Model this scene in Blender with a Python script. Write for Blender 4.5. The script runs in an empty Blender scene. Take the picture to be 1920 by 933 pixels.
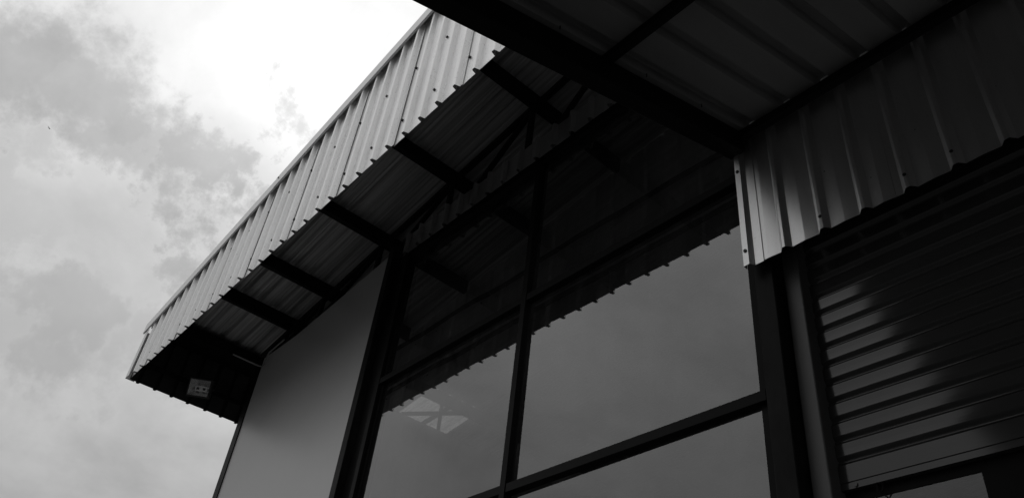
import bpy, math, random
from mathutils import Matrix, Vector

random.seed(7)
sc = bpy.context.scene
col = sc.collection
EYE = 1.6                       # camera height above the yard

# ------------------------------------------------------------------ camera
cd = bpy.data.cameras.new('camera'); cam = bpy.data.objects.new('camera', cd); col.objects.link(cam)
cd.sensor_width = 36.0; cd.sensor_fit = 'HORIZONTAL'; cd.lens = 28.635; cd.clip_start = 0.02; cd.clip_end = 4000
RT = Vector((0.6563, 0.7477, 0.1011)); DN = Vector((-0.4176, 0.4711, -0.7770)); FW = Vector((-0.6285, 0.4677, 0.6215))
m = Matrix.Identity(4)
for i in range(3):
    m[i][0] = RT[i]; m[i][1] = -DN[i]; m[i][2] = -FW[i]
q = m.to_quaternion().normalized()
cam.matrix_world = Matrix.Translation((0, 0, EYE)) @ q.to_matrix().to_4x4()
sc.camera = cam

# ------------------------------------------------------------------ overcast sky and sun
SUN = Vector((-0.675, 0.165, 0.72)).normalized()
w = bpy.data.worlds.new('World'); sc.world = w; w.use_nodes = True
nt = w.node_tree; nt.nodes.clear()
def N(t, **kw):
    n = nt.nodes.new(t)
    for k, v in kw.items(): setattr(n, k, v)
    return n
def L(a, b): nt.links.new(a, b)
def M(op, a, b=None, c=None, clamp=False):
    n = N('ShaderNodeMath', operation=op); n.use_clamp = clamp
    for i, x in enumerate((a, b, c)):
        if x is None: continue
        if isinstance(x, (int, float)): n.inputs[i].default_value = x
        else: L(x, n.inputs[i])
    return n.outputs[0]
def V(op, a, b=None):
    n = N('ShaderNodeVectorMath', operation=op)
    for i, x in enumerate((a, b)):
        if x is None: continue
        if isinstance(x, (tuple, Vector)): n.inputs[i].default_value = tuple(x)
        else: L(x, n.inputs[i])
    return n
def ramp(x, a, b):
    n = N('ShaderNodeMapRange', interpolation_type='SMOOTHSTEP'); n.clamp = True
    n.inputs[1].default_value = a; n.inputs[2].default_value = b; n.inputs[3].default_value = 0; n.inputs[4].default_value = 1
    L(x, n.inputs[0]); return n.outputs[0]
sky = N('ShaderNodeTexSky', sky_type='NISHITA'); sky.sun_disc = False
sky.sun_elevation = math.asin(SUN.z); sky.sun_rotation = math.atan2(SUN.x, SUN.y)
bw = N('ShaderNodeRGBToBW'); L(sky.outputs[0], bw.inputs[0])
tc = N('ShaderNodeTexCoord'); D = V('NORMALIZE', tc.outputs['Generated']).outputs[0]
glow = M('MAXIMUM', V('DOT_PRODUCT', D, SUN).outputs['Value'], 0.0)
# one cloud sheet seen in perspective
sep = N('ShaderNodeSeparateXYZ'); L(D, sep.inputs[0])
den = M('ADD', M('MAXIMUM', sep.outputs[2], 0.0), 0.22)
cmb = N('ShaderNodeCombineXYZ'); L(M('DIVIDE', sep.outputs[0], den), cmb.inputs[0]); L(M('DIVIDE', sep.outputs[1], den), cmb.inputs[1])
def noise(vec, scale, detail, rough=0.55, dist=0.0):
    n = N('ShaderNodeTexNoise'); n.inputs['Scale'].default_value = scale; n.inputs['Detail'].default_value = detail
    n.inputs['Roughness'].default_value = rough; n.inputs['Distortion'].default_value = dist
    L(vec, n.inputs['Vector']); return n
n1 = noise(cmb.outputs[0], 2.1, 9, 0.56, 0.2)
n2 = noise(D, 7.5, 8, 0.6)
n3 = noise(D, 24.0, 7, 0.65); n4 = noise(D, 13.0, 8, 0.62)
general = M('MULTIPLY', ramp(n1.outputs[0], 0.42, 0.72), 0.62)
wob = V('SCALE', V('SUBTRACT', n2.outputs['Color'], (0.5, 0.5, 0.5)).outputs[0]); wob.inputs[3].default_value = 0.30
wob2 = V('SCALE', V('SUBTRACT', n3.outputs['Color'], (0.5, 0.5, 0.5)).outputs[0]); wob2.inputs[3].default_value = 0.16
Dw = V('ADD', V('ADD', D, wob.outputs[0]).outputs[0], wob2.outputs[0]).outputs[0]
dark = general
#            direction                 radius  weight : the darker clouds that stand in this part of the sky
for c, r, k in (((-0.795, -0.075, 0.602), 0.120, 0.95), ((-0.785, -0.010, 0.620), 0.105, 0.90), ((-0.782, 0.050, 0.621), 0.085, 0.80),
                ((-0.780, 0.095, 0.618), 0.085, 0.95), ((-0.778, 0.140, 0.612), 0.065, 0.95), ((-0.814, 0.166, 0.556), 0.075, 0.85), ((-0.727, 0.182, 0.661), 0.062, 0.80),
                ((-0.860, -0.010, 0.515), 0.085, 0.50), ((-0.875, 0.175, 0.450), 0.095, 0.50), ((-0.900, 0.070, 0.430), 0.105, 0.62), ((-0.925, 0.010, 0.375), 0.120, 0.40)):
    dd = V('DISTANCE', Dw, c).outputs['Value']
    n = N('ShaderNodeMapRange', interpolation_type='SMOOTHSTEP'); n.clamp = True
    n.inputs[1].default_value = r * 0.30; n.inputs[2].default_value = r * 1.10; n.inputs[3].default_value = k; n.inputs[4].default_value = 0
    L(dd, n.inputs[0]); dark = M('MAXIMUM', dark, n.outputs[0])
over = M('ADD', 0.18, M('MULTIPLY', M('MAXIMUM', sep.outputs[2], 0.0), 0.86))      # overcast dome: brighter towards the zenith
lum = M('ADD', over, M('ADD', M('MULTIPLY', M('POWER', glow, 12.0), 0.05), M('MULTIPLY', M('POWER', glow, 170.0), 0.36)))
dark = M('MULTIPLY', dark, M('ADD', 0.45, M('MULTIPLY', n4.outputs[0], 1.1)))
lum = M('MULTIPLY', lum, M('SUBTRACT', 1.0, M('MULTIPLY', dark, 0.42)))
lum = M('MULTIPLY', lum, M('ADD', 0.70, M('ADD', M('MULTIPLY', n2.outputs[0], 0.34), M('MULTIPLY', n4.outputs[0], 0.26))))
tot = M('ADD', M('MULTIPLY', lum, 10.0), M('MULTIPLY', bw.outputs[0], 0.05))
bg = N('ShaderNodeBackground'); bg.inputs[1].default_value = 0.1; L(tot, bg.inputs[0])
wo = N('ShaderNodeOutputWorld'); L(bg.outputs[0], wo.inputs[0])

ld = bpy.data.lights.new('sun', 'SUN'); ld.energy = 0.8; ld.angle = math.radians(15); ld.color = (1, 0.985, 0.96)
sun = bpy.data.objects.new('sun', ld); col.objects.link(sun); sun.rotation_euler = (-SUN).to_track_quat('-Z', 'Y').to_euler()
sun.location = (0, 0, 30)

vs = sc.view_settings
vs.view_transform = 'Standard'; vs.look = 'None'; vs.gamma = 1.0; vs.exposure = 0.0; vs.use_curve_mapping = False
sc.cycles.max_bounces = 10; sc.cycles.diffuse_bounces = 5; sc.cycles.glossy_bounces = 5; sc.cycles.transparent_max_bounces = 12
sc.cycles.sample_clamp_indirect = 4

# ------------------------------------------------------------------ materials (the picture is black and white)
def mat(name, base, rough=0.5, metal=0.0, var=0.15, scale=3.0, stretch=(1, 1, 1), bump=0.0, bscale=40.0, spec=0.5, coat=0.0, rvar=0.1, spots=0.0):
    mt = bpy.data.materials.new(name); mt.use_nodes = True
    t = mt.node_tree; nd = t.nodes; b = nd['Principled BSDF']
    b.inputs['Metallic'].default_value = metal; b.inputs['Specular IOR Level'].default_value = spec
    b.inputs['Coat Weight'].default_value = coat; b.inputs['Coat Roughness'].default_value = 0.12
    tc = nd.new('ShaderNodeTexCoord'); mp = nd.new('ShaderNodeMapping'); mp.inputs['Scale'].default_value = stretch
    geo = nd.new('ShaderNodeNewGeometry'); t.links.new(geo.outputs['Position'], mp.inputs[0])
    nz = nd.new('ShaderNodeTexNoise'); nz.inputs['Scale'].default_value = scale; nz.inputs['Detail'].default_value = 6; nz.inputs['Roughness'].default_value = 0.62
    t.links.new(mp.outputs[0], nz.inputs['Vector'])
    r = nd.new('ShaderNodeMapRange'); r.inputs[1].default_value = 0.28; r.inputs[2].default_value = 0.72
    r.inputs[3].default_value = base * (1 - var); r.inputs[4].default_value = base * (1 + var)
    t.links.new(nz.outputs[0], r.inputs[0])
    out = r.outputs[0]
    if spots > 0:
        n2 = nd.new('ShaderNodeTexNoise'); n2.inputs['Scale'].default_value = 55; n2.inputs['Detail'].default_value = 3
        t.links.new(geo.outputs['Position'], n2.inputs['Vector'])
        r2 = nd.new('ShaderNodeMapRange'); r2.inputs[1].default_value = 0.62; r2.inputs[2].default_value = 0.72; r2.inputs[3].default_value = 1; r2.inputs[4].default_value = 1 - spots
        t.links.new(n2.outputs[0], r2.inputs[0])
        mu = nd.new('ShaderNodeMath'); mu.operation = 'MULTIPLY'; t.links.new(out, mu.inputs[0]); t.links.new(r2.outputs[0], mu.inputs[1]); out = mu.outputs[0]
    t.links.new(out, b.inputs['Base Color'])
    rr = nd.new('ShaderNodeMapRange'); rr.inputs[3].default_value = max(0.02, rough - rvar); rr.inputs[4].default_value = min(1, rough + rvar)
    t.links.new(nz.outputs[0], rr.inputs[0]); t.links.new(rr.outputs[0], b.inputs['Roughness'])
    if bump > 0:
        nb = nd.new('ShaderNodeTexNoise'); nb.inputs['Scale'].default_value = bscale; nb.inputs['Detail'].default_value = 6
        t.links.new(mp.outputs[0], nb.inputs['Vector'])
        bp = nd.new('ShaderNodeBump'); bp.inputs['Strength'].default_value = bump; bp.inputs['Distance'].default_value = 0.01
        t.links.new(nb.outputs[0], bp.inputs['Height']); t.links.new(bp.outputs[0], b.inputs['Normal'])
    return mt
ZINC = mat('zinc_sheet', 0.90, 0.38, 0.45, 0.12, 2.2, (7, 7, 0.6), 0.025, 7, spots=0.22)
CAPM = mat('cap_flashing', 0.84, 0.40, 0.2, 0.06, 2.5)
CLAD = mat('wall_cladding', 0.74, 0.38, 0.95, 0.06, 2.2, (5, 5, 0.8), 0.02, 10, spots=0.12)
ENDM = mat('shaded_end_sheet', 0.03, 0.6, 0.0, 0.3, 3.0, spec=0.2)  # zinc sheet; shade on its inner face is put into the near-black colour
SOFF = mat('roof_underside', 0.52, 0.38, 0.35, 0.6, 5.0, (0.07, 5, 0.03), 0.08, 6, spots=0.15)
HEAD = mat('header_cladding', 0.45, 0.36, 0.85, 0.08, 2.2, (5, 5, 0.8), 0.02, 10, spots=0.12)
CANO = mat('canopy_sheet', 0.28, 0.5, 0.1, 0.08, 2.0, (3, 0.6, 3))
STEEL = mat('black_steel', 0.009, 0.55, 0.0, 0.3, 6.0, bump=0.05, spec=0.15)
COLM = mat('column_paint', 0.013, 0.42, 0.0, 0.6, 3.5, (3, 3, 1.2), 0.06, 20, spec=0.07)
FRAME = mat('black_aluminium', 0.008, 0.45, 0.0, 0.2, 6.0, spec=0.07)
PANEL = mat('smooth_panel', 0.50, 0.36, 0.0, 0.04, 1.5, bump=0.015, bscale=60, spec=1.0, rvar=0.03)
JAMB = mat('shutter_guide', 0.10, 0.45, 0.2, 0.08, 3.0, (3, 3, 0.5))
SLAT = mat('shutter_paint', 0.042, 0.13, 0.0, 0.15, 2.5, (0.5, 3, 3), 0.006, 8, spec=0.55, rvar=0.03)
DARKIN = mat('interior_wall', 0.05, 0.8, 0.0, 0.2, 1.0)
PIPE = mat('conduit', 0.35, 0.4, 0.2, 0.1, 8.0)
SCREW = mat('screw_head', 0.03, 0.5, 0.3, 0.3, 9.0)
GROUND = mat('asphalt', 0.05, 0.9, 0.0, 0.3, 1.4, bump=0.3, bscale=80)
SLAB = mat('concrete', 0.16, 0.85, 0.0, 0.2, 2.0)
HOUS = mat('lamp_housing', 0.03, 0.5, 0.0, 0.1, 6.0)
REFL = mat('lamp_reflector', 0.85, 0.22, 0.9, 0.05, 6.0)
LED = mat('led_chip', 0.06, 0.5, 0.0, 0.1, 30.0)
BIRD = mat('bird_feathers', 0.03, 0.8, 0.0, 0.2, 20.0)
def skylight_mat():
    mt = bpy.data.materials.new('translucent_sheet'); mt.use_nodes = True; t = mt.node_tree; nd = t.nodes; nd.clear()
    o = nd.new('ShaderNodeOutputMaterial'); tr = nd.new('ShaderNodeBsdfTranslucent'); tr.inputs[0].default_value = (0.5, 0.5, 0.5, 1)
    nz = nd.new('ShaderNodeTexNoise'); nz.inputs['Scale'].default_value = 4; ge = nd.new('ShaderNodeNewGeometry'); t.links.new(ge.outputs['Position'], nz.inputs['Vector'])
    r = nd.new('ShaderNodeMapRange'); r.inputs[3].default_value = 0.35; r.inputs[4].default_value = 0.65; t.links.new(nz.outputs[0], r.inputs[0]); t.links.new(r.outputs[0], tr.inputs[0])
    tp = nd.new('ShaderNodeBsdfTransparent'); mx = nd.new('ShaderNodeMixShader'); mx.inputs[0].default_value = 0.48
    t.links.new(tr.outputs[0], mx.inputs[1]); t.links.new(tp.outputs[0], mx.inputs[2]); t.links.new(mx.outputs[0], o.inputs[0]); return mt
SKYL = skylight_mat()
def glass_mat(name, ior=2.3, tint=0.46, wave=0.0):
    mt = bpy.data.materials.new(name); mt.use_nodes = True; t = mt.node_tree; nd = t.nodes; nd.clear()
    o = nd.new('ShaderNodeOutputMaterial'); mx = nd.new('ShaderNodeMixShader'); fr = nd.new('ShaderNodeFresnel'); fr.inputs[0].default_value = ior
    gl = nd.new('ShaderNodeBsdfGlossy'); gl.inputs['Roughness'].default_value = 0.006; gl.inputs['Color'].default_value = (0.95, 0.95, 0.95, 1)
    tr = nd.new('ShaderNodeBsdfTransparent'); tr.inputs[0].default_value = (tint, tint, tint, 1)
    nb = nd.new('ShaderNodeTexNoise'); nb.inputs['Scale'].default_value = 1.1; nb.inputs['Detail'].default_value = 1
    ge = nd.new('ShaderNodeNewGeometry'); t.links.new(ge.outputs['Position'], nb.inputs['Vector'])
    bp = nd.new('ShaderNodeBump'); bp.inputs['Strength'].default_value = 0.25; bp.inputs['Distance'].default_value = 0.012
    t.links.new(nb.outputs[0], bp.inputs['Height']); t.links.new(bp.outputs[0], gl.inputs['Normal'])
    fb = nd.new('ShaderNodeMath'); fb.operation = 'SUBTRACT'; fb.inputs[0].default_value = 1.0; t.links.new(ge.outputs['Backfacing'], fb.inputs[1])
    fm = nd.new('ShaderNodeMath'); fm.operation = 'MULTIPLY'; t.links.new(fr.outputs[0], fm.inputs[0]); t.links.new(fb.outputs[0], fm.inputs[1])
    t.links.new(fm.outputs[0], mx.inputs[0]); t.links.new(tr.outputs[0], mx.inputs[1]); t.links.new(gl.outputs[0], mx.inputs[2])
    df = nd.new('ShaderNodeBsdfDiffuse'); df.inputs[0].default_value = (0.35, 0.35, 0.35, 1)
    mp = nd.new('ShaderNodeMapping'); mp.inputs['Scale'].default_value = (6, 6, 0.5); t.links.new(ge.outputs['Position'], mp.inputs[0])
    dn = nd.new('ShaderNodeTexNoise'); dn.inputs['Scale'].default_value = 2.0; dn.inputs['Detail'].default_value = 7; dn.inputs['Roughness'].default_value = 0.7; t.links.new(mp.outputs[0], dn.inputs['Vector'])
    dr = nd.new('ShaderNodeMapRange'); dr.inputs[1].default_value = 0.4; dr.inputs[2].default_value = 0.8; dr.inputs[3].default_value = 0.015; dr.inputs[4].default_value = 0.06; t.links.new(dn.outputs[0], dr.inputs[0])
    m2 = nd.new('ShaderNodeMixShader'); t.links.new(dr.outputs[0], m2.inputs[0]); t.links.new(mx.outputs[0], m2.inputs[1]); t.links.new(df.outputs[0], m2.inputs[2]); t.links.new(m2.outputs[0], o.inputs[0])
    return mt
GLASS = glass_mat('window_glass'); GLASS2 = glass_mat('door_glass', 1.8, 0.6)

# ------------------------------------------------------------------ helpers
class MB:
    def __init__(s): s.v = []; s.f = []
    def box(s, x0, x1, y0, y1, z0, z1, bev=0.0):
        n = len(s.v)
        s.v += [(x, y, z) for z in (z0, z1) for y in (y0, y1) for x in (x0, x1)]
        s.f += [tuple(n + i for i in f) for f in ((0, 2, 3, 1), (4, 5, 7, 6), (0, 1, 5, 4), (2, 6, 7, 3), (0, 4, 6, 2), (1, 3, 7, 5))]
        return s
    def hexa(s, pts):            # 8 points ordered like box
        n = len(s.v); s.v += [tuple(p) for p in pts]
        s.f += [tuple(n + i for i in f) for f in ((0, 2, 3, 1), (4, 5, 7, 6), (0, 1, 5, 4), (2, 6, 7, 3), (0, 4, 6, 2), (1, 3, 7, 5))]
        return s
    def bar(s, a, b, wdt, dep, up=(0, 1, 0)):       # rectangular bar from a to b
        a = Vector(a); b = Vector(b); t = (b - a).normalized(); u = Vector(up); u = (u - t * u.dot(t)).normalized(); v = t.cross(u)
        return s.hexa([p + u * (dep / 2 * i) + v * (wdt / 2 * j) for p in (a, b) for j in (-1, 1) for i in (-1, 1)])
    def prism(s, prof, p0, p1):                    # closed profile, p0/p1 map a profile point to 3D at either end
        n = len(s.v); k = len(prof)
        s.v += [tuple(p0(*p)) for p in prof] + [tuple(p1(*p)) for p in prof]
        s.f += [(n + i, n + (i + 1) % k, n + k + (i + 1) % k, n + k + i) for i in range(k)]
        s.f += [tuple(n + i for i in range(k))[::-1], tuple(n + k + i for i in range(k))]
        return s
    def strip(s, prof, p0, p1, th):                # thin bent sheet: open profile (u, d) given a thickness in d
        k = len(prof); n = len(s.v)
        for off in (0, -th):
            s.v += [tuple(p0(u, d + off)) for u, d in prof] + [tuple(p1(u, d + off)) for u, d in prof]
        F = lambda i, e: n + e * k + i
        B = lambda i, e: n + 2 * k + e * k + i
        for i in range(k - 1):
            s.f += [(F(i, 0), F(i + 1, 0), F(i + 1, 1), F(i, 1)), (B(i, 0), B(i, 1), B(i + 1, 1), B(i + 1, 0)),
                    (F(i, 0), B(i, 0), B(i + 1, 0), F(i + 1, 0)), (F(i, 1), F(i + 1, 1), B(i + 1, 1), B(i, 1))]
        s.f += [(F(0, 0), F(0, 1), B(0, 1), B(0, 0)), (F(k - 1, 0), B(k - 1, 0), B(k - 1, 1), F(k - 1, 1))]
        return s
    def tube(s, pts, r, n=8):
        P = [Vector(p) for p in pts]; base = len(s.v)
        for i, p in enumerate(P):
            t = (P[min(i + 1, len(P) - 1)] - P[max(i - 1, 0)]).normalized()
            u = t.orthogonal().normalized() if i == 0 else (u - t * u.dot(t)).normalized()
            v = t.cross(u)
            s.v += [tuple(p + (u * math.cos(a) + v * math.sin(a)) * r) for a in (2 * math.pi * j / n for j in range(n))]
        for i in range(len(P) - 1):
            for j in range(n):
                s.f.append((base + i * n + j, base + i * n + (j + 1) % n, base + (i + 1) * n + (j + 1) % n, base + (i + 1) * n + j))
        s.f += [tuple(base + j for j in range(n))[::-1], tuple(base + (len(P) - 1) * n + j for j in range(n))]
        return s
    def disc(s, c, nrm, r, h, n=8):
        c = Vector(c); nrm = Vector(nrm).normalized()
        return s.tube([c, c + nrm * h], r, n)
    def mesh(s, name):
        me = bpy.data.meshes.new(name); me.from_pydata(s.v, [], s.f); me.update()
        import bmesh
        bm = bmesh.new(); bm.from_mesh(me); bmesh.ops.recalc_face_normals(bm, faces=bm.faces); bm.to_mesh(me); bm.free()
        return me
    def build(s, name, mt, parent=None, smooth=False, bevel=0.0):
        me = s.mesh(name); me.materials.append(mt)
        o = bpy.data.objects.new(name, me); col.objects.link(o); o.parent = parent
        if smooth:
            for p in me.polygons: p.use_smooth = True
        if bevel:
            b = o.modifiers.new('bevel', 'BEVEL'); b.width = bevel; b.segments = 2; b.limit_method = 'ANGLE'
        return o
def tag(o, label, cat, group=None, kind=None):
    o['label'] = label; o['category'] = cat
    if group: o['group'] = group
    if kind: o['kind'] = kind
    return o
def empty(name, parent=None):
    o = bpy.data.objects.new(name, None); col.objects.link(o); o.parent = parent; o.empty_display_size = 0.2; return o
E_ = EYE
def rib_profile(u0, u1, ribs, h=0.038, crest=0.028, base=0.048, mid=0.001):
    """pan-and-rib section between u0 and u1, ribs centred at the given u; every pan has a slight fold in its middle"""
    p = [(u0, 0.0)]; last = u0
    for r in ribs:
        a = r - base / 2; b = r + base / 2
        if a <= u0 or b >= u1: continue
        if a - last > 0.05: p.append(((a + last) / 2, mid))
        p += [(a, 0.0), (r - crest / 2, h * 0.93), (r - crest / 2 + 0.005, h), (r + crest / 2 - 0.005, h), (r + crest / 2, h * 0.93), (b, 0.0)]; last = b
    if u1 - last > 0.05: p.append(((u1 + last) / 2, mid))
    p.append((u1, 0.0))
    return p
PITCH = 0.209
def add_minor(p, h=0.007, w=0.020):
    """two small stiffening ridges in every wide pan of a section"""
    out = [p[0]]
    for (u0, d0), (u1, d1) in zip(p, p[1:]):
        L_ = u1 - u0
        if L_ > 0.045 and abs(d1 - d0) < 0.006:
            c = u0 + L_ * 0.5; dm = d0 + (d1 - d0) * 0.5
            out += [(c - w / 2, dm), (c - w / 4, dm + h), (c + w / 4, dm + h), (c + w / 2, dm)]
        out.append((u1, d1))
    return out

# ------------------------------------------------------------------ ground
g = MB(); g.box(-400, 400, -400, 400, -0.5, 0.0); o = g.build('ground', GROUND); o['kind'] = 'structure'

# ------------------------------------------------------------------ the building
SL = 0.149                                               # roof pitch along the front
def z_roof(x): return E_ + 5.82 + SL * (x + 4.3)         # underside of the roof sheets
X0, X1 = -9.58, 2.9                                      # gable overhang, left and right ends
YF = 1.836                                               # front fascia
YB = 15.0
B = empty('warehouse_building'); B.location = (0, 0, 0)
tag(B, 'dark metal-clad warehouse with glazed front under a deep ribbed eave', 'building')

# fascia sheets
ZB = E_ + 4.315
ribs_all = [-4.99 + PITCH * k for k in range(-40, 60)]
seams = [-4.99 + PITCH * k + 0.040 for k in range(-40, 60, 4)]
edges = [X0] + [s for s in seams if X0 + 0.25 < s < X1 - 0.2] + [X1]
for i in range(len(edges) - 1):
    a, b = edges[i], edges[i + 1]
    prof = rib_profile(a, b + 0.012 if i < len(edges) - 2 else b, ribs_all)
    dj = random.uniform(-0.0015, 0.0015)
    prof = [(u, d + dj + 0.010 * (u - a) / (b - a)) for u, d in prof]
    zj = random.uniform(-0.004, 0.004)
    s = MB(); s.strip(prof, lambda u, d: (u, YF - d, ZB + zj), lambda u, d: (u, YF - d, z_roof(u) - 0.02), 0.003)
    o = s.build('fascia_sheet', ZINC, B)
    sm = MB()
    for k, r in enumerate(ribs_all):
        if k % 2 == 0 and a < r + 0.078 < b:
            for zz in (E_ + 5.17 + 0.03 * (r + 5), E_ + 4.555 + 0.02 * (r + 5), E_ + 5.72):
                if zz < z_roof(r) - 0.2:
                    sm.disc((r + 0.078 + random.uniform(-.004, .004), YF + 0.002, zz + random.uniform(-.006, .006)), (0, -1, 0), 0.0108, 0.020)
    if sm.v:
        q_ = sm.build('screw_heads', SCREW, o); q_['kind'] = 'stuff'
# girts behind the fascia that the screws bite into
for zz in (4.46, 5.08):
    MB().box(X0 + 0.05, X1 - 0.05, YF + 0.02, YF + 0.05, E_ + zz + 0.06, E_ + zz + 0.10).build('fascia_rail', STEEL, B)
# bent cap along the rake, in lengths
def cap_pt(x, y, dz): return (x, y, z_roof(x) + dz)
cuts = [X0 - 0.09, -6.56, -3.5, -0.4, X1 + 0.05]
for i in range(4):
    a, b = cuts[i], cuts[i + 1]
    lift = 0.003 * (i % 2)
    y0, y1 = 1.772 - lift, 2.02
    prof = [(y0, -0.082), (y0, 0.052 + lift), (y1, 0.058 + lift), (y1, 0.050 + lift), (y0 + 0.004, 0.045 + lift), (y0 + 0.004, -0.078), (YF - 0.046, -0.078), (YF - 0.046, -0.082)]
    s = MB(); s.prism(prof, lambda y, dz: cap_pt(a, y, dz), lambda y, dz: cap_pt(b + 0.03, y, dz))
    o = s.build('cap_flashing', CAPM, B)
    sm = MB()
    for xx in (a + 0.06,) if i else (): sm.disc((xx, y0 - 0.001, z_roof(xx) + 0.01), (0, -1, 0), 0.011, 0.006)
    if sm.v: sm.build('rivet', SCREW, o)

# left end sheet of the eave box, ribs outward
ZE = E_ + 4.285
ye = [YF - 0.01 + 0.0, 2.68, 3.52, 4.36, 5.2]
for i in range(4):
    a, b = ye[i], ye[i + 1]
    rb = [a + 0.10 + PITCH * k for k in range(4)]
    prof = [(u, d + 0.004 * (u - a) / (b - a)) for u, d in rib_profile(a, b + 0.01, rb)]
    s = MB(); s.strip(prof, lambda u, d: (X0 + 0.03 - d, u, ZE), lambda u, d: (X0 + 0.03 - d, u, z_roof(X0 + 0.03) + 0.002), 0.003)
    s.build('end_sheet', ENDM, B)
# corner angle
s = MB(); s.box(X0 - 0.035, X0 + 0.07, YF - 0.048, YF - 0.044, ZB - 0.012, z_roof(X0) - 0.085); s.box(X0 - 0.039, X0 - 0.035, YF - 0.044, YF + 0.06, ZB - 0.012, z_roof(X0) - 0.085)
s.build('corner_flashing', CAPM, B)
MB().box(X0 + 0.045, X0 + 0.085, YF + 0.02, 5.0, E_ + 4.50, E_ + 4.545).build('end_rail', STEEL, B)

# roof sheets (ribs run along the front, down the slope)
y = YF - 0.01; k = 0
while y < YB:
    a, b = y, min(y + 0.836, YB + 0.3)
    rb = [a + 0.10 + PITCH * j for j in range(4)]
    prof = [(u, d + 0.004 * (u - a) / (b - a)) for u, d in rib_profile(a, b + 0.01, rb, 0.040, 0.032, 0.078, 0.0)]
    prof = add_minor(prof)
    k += 1
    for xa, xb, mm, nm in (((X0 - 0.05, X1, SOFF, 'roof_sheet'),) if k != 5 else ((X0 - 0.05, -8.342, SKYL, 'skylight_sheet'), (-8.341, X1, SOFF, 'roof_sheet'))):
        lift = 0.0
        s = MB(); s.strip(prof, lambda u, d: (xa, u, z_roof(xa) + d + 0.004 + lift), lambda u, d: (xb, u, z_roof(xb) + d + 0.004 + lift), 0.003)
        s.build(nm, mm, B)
    y += 0.836
MB().box(X0 - 0.07, X0 - 0.052, YF + 0.2, YB, z_roof(X0) - 0.11, z_roof(X0) + 0.06).build('barge_flashing', CAPM, B)
for a_, b_ in (((-8.95, 5.15, 5.03), (-8.2, 5.75, 5.05)), ((-8.9, 5.75, 5.03), (-8.1, 5.22, 5.05)), ((-9.3, 5.5, 4.98), (-8.1, 5.5, 5.10))):
    MB().bar((a_[0], a_[1], E_ + a_[2]), (b_[0], b_[1], E_ + b_[2]), 0.05, 0.04, (0, 0, 1)).build('roof_brace', STEEL, B)
# purlins, C sections running front to back
MB().box(-9.53, -9.16, YF + 0.05, YB, z_roof(-9.34) - 0.155, z_roof(-9.5) - 0.003).build('eave_beam', STEEL, B)
for xp in (-8.36, -7.57, -6.455, -5.29, -4.08, -2.88, -1.68, -0.48, 0.72, 1.92):
    zr = z_roof(xp) - 0.002; h = 0.150; wv = 0.062
    prof = [(0, 0), (0, -h), (wv, -h), (wv, -h + 0.02), (wv - 0.004, -h + 0.02), (wv - 0.004, -h + 0.004), (0.004, -h + 0.004), (0.004, -0.004), (wv, -0.004 + SL * wv), (wv, SL * wv)]
    s = MB(); s.prism([(0, 0), (0, -h), (wv, -h), (wv, SL * wv)], lambda u, d: (xp + u, YF + 0.05, zr + d), lambda u, d: (xp + u, YB, zr + d))
    s.build('purlin', STEEL, B)
# gable truss in the front plane
YT = 3.045
def z_ch(x): return z_roof(x) - 0.152
MB().hexa([(x, yy, z) for x in (-8.95, X1 - 0.1) for (yy, z) in ((YT - .025, z_ch(x) - .055), (YT + .025, z_ch(x) - .055), (YT - .025, z_ch(x) - .002), (YT + .025, z_ch(x) - .002))]).build('truss_top_chord', STEEL, B)
ZC = E_ + 4.85
MB().box(-8.85, X1 - 0.1, YT - 0.03, YT + 0.03, ZC - 0.06, ZC).build('truss_bottom_chord', STEEL, B)
vx = [-8.36, -7.57, -6.43, -5.21, -4.05, -2.85, -1.65, -0.45, 0.75, 1.95]
for i, x in enumerate(vx):
    if z_ch(x) - 0.08 - ZC > 0.06:
        MB().box(x - 0.022, x + 0.022, YT - 0.022, YT + 0.022, ZC, z_ch(x) - 0.05).build('truss_web', STEEL, B)
    if i:
        MB().bar((x - 0.03, YT, z_ch(x) - 0.07), (vx[i - 1] + 0.03, YT, ZC + 0.02), 0.036, 0.042).build('truss_diagonal', STEEL, B)
MB().bar((-8.36 - .03, YT, z_ch(-8.36) - .09), (-8.62, YT, ZC + .01), 0.042, 0.042).build('truss_diagonal', STEEL, B)

# grey panel left of the glazing, its corner trim and the steel post
PY = 2.985
s = MB(); s.prism([(-8.70, 0.0), (-6.00, 0.0), (-6.00, E_ + 4.985), (-7.2, E_ + 4.855), (-7.93, E_ + 4.785), (-8.70, E_ + 4.785)], lambda u, z: (u, PY, z), lambda u, z: (u, PY + 0.10, z))
s.build('wall_panel', PANEL, B)
MB().box(-8.83, -8.695, PY - 0.012, PY + 0.12, 0, E_ + 4.80).build('corner_trim', FRAME, B, bevel=0.004)
MB().box(-6.035, -5.94, 2.955, 3.16, 0, E_ + 5.02).build('steel_post', COLM, B, bevel=0.005)

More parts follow.
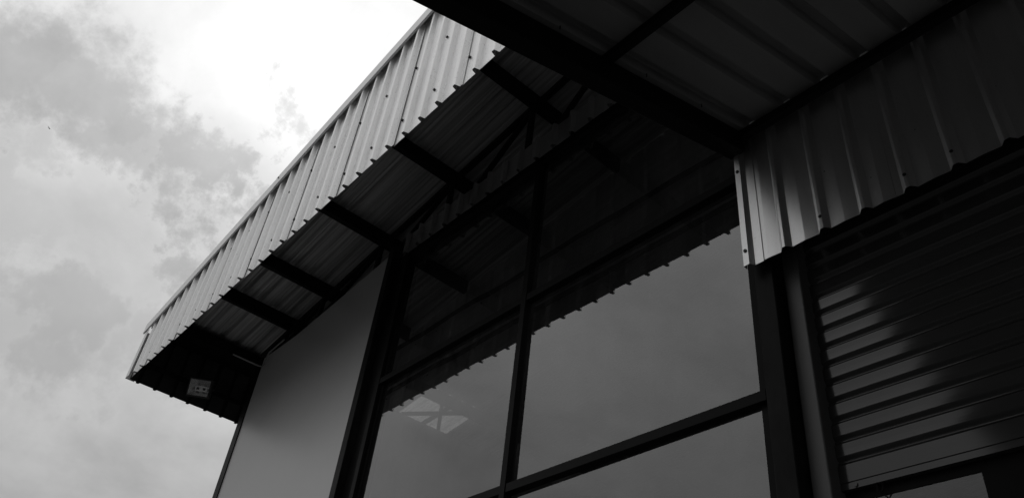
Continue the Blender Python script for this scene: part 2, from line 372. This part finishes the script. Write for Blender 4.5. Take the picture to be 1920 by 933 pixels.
# glazing: frame, mullion, transoms, panes
F = MB(); GX0, GX1, GZ1 = -5.94, -1.905, E_ + 4.90
F.box(GX0 + .002, -5.665, 3.03, 3.12, 0.0, GZ1)                  # left stile
F.box(-1.955, -1.86, 3.03, 3.12, 0.0, GZ1)                       # right stile
F.box(-5.665, -1.955, 3.03, 3.12, GZ1 - 0.07, GZ1); F.box(-5.665, -1.955, 3.03, 3.12, 0.0, 0.10)
fr = F.build('window_frame', FRAME, B)
MB().box(-5.76, -5.70, 2.995, 3.028, 0.0, GZ1).build('stile_cover', FRAME, fr, bevel=0.003)
for (a, b) in ((-5.665, -1.955),):
    MB().box(-3.838, -3.785, 2.995, 3.06, 0.1, GZ1 - 0.07).build('mullion', FRAME, fr, bevel=0.003)
tz = [E_ + 3.375, E_ + 1.938, E_ + 0.52]
for z in tz:
    for (a, b) in ((-5.70, -3.839), (-3.784, -1.905)):
        MB().box(a, b, 3.0, 3.06, z, z + 0.058).build('transom', FRAME, fr, bevel=0.003)
lv = [0.10] + [tz[2], tz[1], tz[0]] + [GZ1 - 0.07]
for i in range(4):
    z0 = lv[i] + (0.058 if i else 0.0) - 0.004; z1 = lv[i + 1] + 0.004
    for (a, b) in ((-5.67, -3.838), (-3.785, -1.95)):
        yo = random.uniform(-0.002, 0.002); tl = random.uniform(-0.006, 0.006)
        MB().hexa([(x, yy + (tl if x > a else -tl), z) for z in (z0, z1) for yy in (3.045 + yo, 3.051 + yo) for x in (a, b)]).build('glass_pane', GLASS, fr)

# ribbed strip above the glazing and the cladding over the shutter
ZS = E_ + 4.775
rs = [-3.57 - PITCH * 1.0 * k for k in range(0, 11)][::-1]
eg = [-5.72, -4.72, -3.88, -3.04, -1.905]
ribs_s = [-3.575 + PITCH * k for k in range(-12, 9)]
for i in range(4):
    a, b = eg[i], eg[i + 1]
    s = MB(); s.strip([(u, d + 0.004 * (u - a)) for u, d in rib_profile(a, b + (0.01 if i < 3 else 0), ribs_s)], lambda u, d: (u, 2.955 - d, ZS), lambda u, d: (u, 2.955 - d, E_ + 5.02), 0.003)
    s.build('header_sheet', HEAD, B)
ZW = E_ + 2.682
ribs_w = [-1.668 + 0.2155 * k for k in range(0, 22)]
eg = [-1.845, -1.10, -0.24, 0.62, 1.48, 2.85]
for i in range(5):
    a, b = eg[i], eg[i + 1]
    s = MB(); s.strip([(u, d + 0.004 * (u - a)) for u, d in rib_profile(a, b + (0.01 if i < 4 else 0), ribs_w, 0.028, 0.024, 0.066, 0.0045)], lambda u, d: (u, 2.95 - d, ZW), lambda u, d: (u, 2.95 - d, E_ + 5.02), 0.003)
    o = s.build('cladding_sheet', CLAD, B)
    sm = MB()
    for k, r in enumerate(ribs_w):
        if a < r < b and k in (1, 3, 4, 6, 8, 9, 12, 15): sm.disc((r, 2.95 - 0.026, ZW + 0.075), (0, -1, 0), 0.009, 0.006)
    for _ in range(5): sm.disc((random.uniform(a + .03, b - .05), 2.947, random.uniform(ZW + .05, ZW + .4)), (0, -1, 0), 0.003, 0.003, 6)
    q_ = sm.build('screw_heads', SCREW, o); q_['kind'] = 'stuff'
# flashing that closes the cladding's left edge
s = MB(); s.strip([(-1.905, 0.0), (-1.903, 0.030), (-1.868, 0.032), (-1.850, 0.004), (-1.80, 0.0035)], lambda u, d: (u, 2.946 - d, ZW - 0.008), lambda u, d: (u, 2.946 - d, E_ + 5.02), 0.003)
o = s.build('edge_flashing', CLAD, B)
for zz in (ZW + 0.085, ZW + 0.66, ZW + 1.3): MB().disc((-1.885, 2.916, zz), (0, -1, 0), 0.010, 0.007).build('screw', SCREW, o)
MB().box(-1.86, 2.8, 2.953, 2.99, ZW + 0.03, ZW + 0.09).build('cladding_rail', STEEL, B)

# shutter bay: post, lintel, far post and wall
MB().box(-1.905, -1.792, 2.998, 3.24, 0, ZW + 0.35).build('shutter_post', COLM, B, bevel=0.006)
MB().box(2.2, 2.85, 2.998, 3.24, 0, ZW + 0.35).build('shutter_post', COLM, B, bevel=0.006)
MB().box(-1.79, 2.2, 3.06, 3.12, ZW + 0.20, ZW + 0.40).build('lintel', STEEL, B)

SH = empty('roller_shutter', B)
YS = 3.165; SX0, SX1 = -1.70, 2.10
for x0, x1, xi in ((-1.785, -1.695, -1.695), (2.095, 2.195, 2.095)):
    MB().box(x0, x1, 3.085, 3.20, 0, ZW + 0.3).build('guide_rail', JAMB, SH, bevel=0.006)
P = 0.0967; zt0 = E_ + 1.604 * 3.165 / 3.15
# section, top to bottom: full flat face, curl inward, small bead, return
def slat_prof():
    return [(0.0, 0.0), (0.0004, -0.016), (0.0006, -0.030), (0.0004, -0.044), (0.0, -0.056), (0.0035, -0.0605), (0.0140, -0.0705), (0.0170, -0.0745), (0.0165, -0.0765),
            (0.0105, -0.0790), (0.0085, -0.0815), (0.0090, -0.0850), (0.0150, -0.0915), (0.0155, -0.0935), (0.008, -P + 0.001), (0.0165, -P + 0.0005), (0.020, -0.09), (0.020, 0.0)]
sp = slat_prof()
sm = MB(); sm.prism(sp, lambda yy, z: (SX0, yy, z), lambda yy, z: (SX1, yy, z)); slat_me = sm.mesh('slat'); slat_me.materials.append(SLAT)
for k in range(0, 15):
    o = bpy.data.objects.new('slat', slat_me); col.objects.link(o); o.parent = SH
    o.location = (random.uniform(-.002, .002), YS + random.uniform(-.0008, .0008), zt0 + P * (k + 1)); o.rotation_euler.x = random.uniform(-.006, .006)
zb = E_ + 1.497 * 3.165 / 3.16
s = MB(); s.prism([(0.0, zt0 - 0.001), (0.0005, zb + 0.034), (0.006, zb + 0.032), (0.006, zb + 0.028), (-0.001, zb + 0.026), (-0.001, zb), (0.03, zb), (0.03, zt0 - 0.001)], lambda yy, z: (SX0, YS + yy, z), lambda yy, z: (SX1, YS + yy, z))
bb = s.build('bottom_bar', SLAT, SH)
s = MB(); s.disc((SX0 + 0.075, YS - 0.001, zb + 0.013), (0, -1, 0), 0.010, 0.006, 10); s.build('bolt_head', SLAT, bb)
s = MB(); s.tube([(SX0 + 0.16, YS + .012, zb + .002), (SX0 + 0.16, YS + .008, zb - .03), (SX0 + 0.172, YS + .008, zb - .045), (SX0 + 0.184, YS + .008, zb - .03), (SX0 + 0.184, YS + .012, zb + .002)], 0.0035, 6)
s.build('pull_loop', STEEL, bb)

# glazed inner front behind the half-raised shutter
IF = MB(); ZI = E_ + 1.457; YI = 3.205
IF.box(-1.79, 2.2, YI - .004, YI + .05, ZI, ZI + 0.16); IF.box(-1.79, -1.695, YI - .004, YI + .05, 0, ZI); IF.box(-1.135, -0.15, YI - .004, YI + .05, 0, ZI); IF.box(2.0, 2.2, YI - .004, YI + .05, 0, ZI); IF.box(0.9, 1.05, YI - .004, YI + .05, 0, ZI)
inf = IF.build('inner_window_frame', FRAME, B)
for a, b in ((-1.695, -1.135), (-0.15, 0.9), (1.05, 2.0)): MB().box(a, b, YI, YI + .006, 0.02, ZI).build('glass_pane', GLASS2, inf)

# remaining walls, floor
MB().box(-8.82, -8.70, PY + 0.14, YB - 0.1, 0, E_ + 4.9).build('side_wall', CLAD, B)
MB().box(2.70, 2.82, 3.26, YB - 0.1, 0, E_ + 6.2).build('side_wall', CLAD, B)
MB().box(-8.82, 2.82, YB - 0.09, YB, 0, E_ + 5.0).build('back_wall', DARKIN, B)
MB().box(-8.68, 2.69, 3.5, YB - 0.1, 0.004, 0.05).build('floor_slab', DARKIN, B)

# ------------------------------------------------------------------ entrance canopy
C = empty('entrance_canopy'); tag(C, 'sloping ribbed metal canopy on black beams above the roller shutter', 'canopy')
CS = 0.313
def z_can(yy): return E_ + 3.66 + CS * (yy - 3.0)
CY0, CY1 = -0.9, 2.935
s = MB(); s.hexa([(x, yy, z_can(yy) + dz) for yy in (CY0, 2.93) for dz in (-0.16, -0.002) for x in (-1.93, -1.83)]); s.build('edge_beam', STEEL, C, bevel=0.006)
s = MB(); s.hexa([(x, yy, z_can(yy) + dz) for yy in (CY0, 2.93) for dz in (-0.16, -0.002) for x in (2.6, 2.7)]); s.build('edge_beam', STEEL, C, bevel=0.006)
for y0, y1, dp in ((1.755, 1.81, 0.05), (0.62, 0.675, 0.05), (-0.5, -0.445, 0.05)):
    s = MB(); s.hexa([(x, yy, z_can(yy) + dz) for yy in (y0, y1) for dz in (-dp, -0.003) for x in (-1.829, 2.599)]); s.build('canopy_purlin', STEEL, C)
MB().box(-1.829, 2.599, 2.872, 2.918, E_ + 3.545, E_ + 3.60).build('wall_purlin', STEEL, C)
MB().box(-1.95, 2.72, CY0 - 0.04, CY0, z_can(CY0) - 0.17, z_can(CY0) + 0.06).build('front_fascia', STEEL, C)
MB().box(-1.95, 2.72, 2.80, 2.947, z_can(2.935) + 0.060, z_can(2.935) + 0.064).build('wall_flashing', CAPM, C)
cr = [-1.765 + 0.2345 * k for k in range(0, 19)]
ce = [-1.94, -0.94, 0.0, 0.94, 1.87, 2.71]
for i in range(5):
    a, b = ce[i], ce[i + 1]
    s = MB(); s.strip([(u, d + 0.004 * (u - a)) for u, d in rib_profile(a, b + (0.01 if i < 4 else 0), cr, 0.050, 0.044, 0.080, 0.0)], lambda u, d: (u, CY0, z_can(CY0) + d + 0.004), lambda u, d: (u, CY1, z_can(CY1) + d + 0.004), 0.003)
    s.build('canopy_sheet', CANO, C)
s = MB()
for yy in (2.5, 2.05, 1.45): s.tube([(-1.80, yy, z_can(yy) + 0.003), (-1.80, yy, z_can(yy) - 0.02)], 0.003, 6)
q_ = s.build('screw_tips', STEEL, C); q_['kind'] = 'stuff'

# ------------------------------------------------------------------ floodlight
FL = empty('floodlight'); FL.location = (-9.36, 2.565, E_ + 4.43); FL.rotation_euler = (0, math.radians(20), math.radians(-34))
tag(FL, 'square two-chip floodlight with pale reflector inside the left end of the eave', 'floodlight')
hw, hh = 0.135, 0.110        # lamp faces +X in its own frame
s = MB(); s.prism([(-hw, -hh), (hw, -hh), (hw, hh), (-hw, hh)], lambda u, v: (-0.115, u * 0.8, v * 0.8), lambda u, v: (-0.076, u, v)); s.build('housing', HOUS, FL)
s = MB()
for (u0, u1, v0, v1) in ((-hw, hw, hh - .014, hh), (-hw, hw, -hh, -hh + .014), (-hw, -hw + .014, -hh + .014, hh - .014), (hw - .014, hw, -hh + .014, hh - .014)): s.box(-0.0755, 0.012, u0, u1, v0, v1)
s.build('bezel', HOUS, FL)
s = MB(); a, b = hw - .015, hh - .015; c, d = hw * 0.52, hh * 0.30
ot = [(0.006, -a, -b), (0.006, a, -b), (0.006, a, b), (0.006, -a, b)]; it = [(-0.075, -c, -d), (-0.075, c, -d), (-0.075, c, d), (-0.075, -c, d)]
s.v = ot + it; s.f = [(i, (i + 1) % 4, 4 + (i + 1) % 4, 4 + i) for i in range(4)] + [(4, 5, 6, 7)]
rf = s.build('reflector', REFL, FL)
for sy in (-1, 1): MB().box(-0.0745, -0.069, sy * 0.038 - 0.015, sy * 0.038 + 0.015, -0.014, 0.014).build('led_chip', LED, rf)
s = MB(); s.box(0.0065, 0.009, -a, a, -b, b); s.build('front_glass', glass_mat('lamp_glass', 1.4, 0.92), FL)
s = MB(); s.bar((-0.04, -hw - .012, 0), (-0.13, -hw - .012, 0.02), 0.025, 0.004); s.bar((-0.04, hw + .012, 0), (-0.13, hw + .012, 0.02), 0.025, 0.004); s.bar((-0.132, -hw - .014, 0.02), (-0.132, hw + .014, 0.02), 0.025, 0.004, (1, 0, 0)); s.build('bracket', HOUS, FL)

# ------------------------------------------------------------------ conduit feeding the floodlight
s = MB(); s.tube([(-8.525, 2.56, E_ + 4.572), (-8.525, 2.90, E_ + 4.572), (-8.525, 2.93, E_ + 4.585), (-8.525, 2.945, E_ + 4.62), (-8.50, 2.945, E_ + 4.74), (-8.47, 2.945, E_ + 4.765), (-8.13, 2.945, E_ + 4.80)], 0.009, 8)
tag(s.build('cable_conduit', PIPE, None, smooth=True), 'thin bent grey cable conduit at the top corner of the plain grey wall panel', 'conduit')

# ------------------------------------------------------------------ a bird far off
bd = empty('bird'); dv = Vector((-0.810, -0.023, 0.585)).normalized(); bd.location = Vector((0, 0, EYE)) + dv * 120; bd.rotation_euler = (0.2, 0.5, 0.9)
tag(bd, 'tiny dark bird gliding alone against the grey clouds', 'bird')
s = MB(); secs = [(-0.20, .004), (-.15, .02), (-.05, .045), (.06, .05), (.13, .035), (.17, .03), (.20, .012), (.225, .002)]
for i, (x, r) in enumerate(secs): s.v += [(x, math.cos(t) * r, math.sin(t) * r * 0.9) for t in (2 * math.pi * j / 8 for j in range(8))]
for i in range(len(secs) - 1):
    for j in range(8): s.f.append((i * 8 + j, i * 8 + (j + 1) % 8, (i + 1) * 8 + (j + 1) % 8, (i + 1) * 8 + j))
s.build('body', BIRD, bd, smooth=True)
for sg in (-1, 1):
    s = MB(); wp = [(0.07, .03), (.10, .18), (.02, .34), (-.06, .42), (-.05, .20), (-.06, .03)]
    s.prism([(x, yv * sg) for x, yv in wp], lambda x, yv: (x, yv, 0.02 + abs(yv) * .18), lambda x, yv: (x, yv, 0.032 + abs(yv) * .18)); s.build('wing', BIRD, bd)
s = MB(); s.prism([(-.18, -.015), (-.18, .015), (-.30, .05), (-.30, -.05)], lambda x, yv: (x, yv, 0), lambda x, yv: (x, yv, 0.01)); s.build('tail', BIRD, bd)
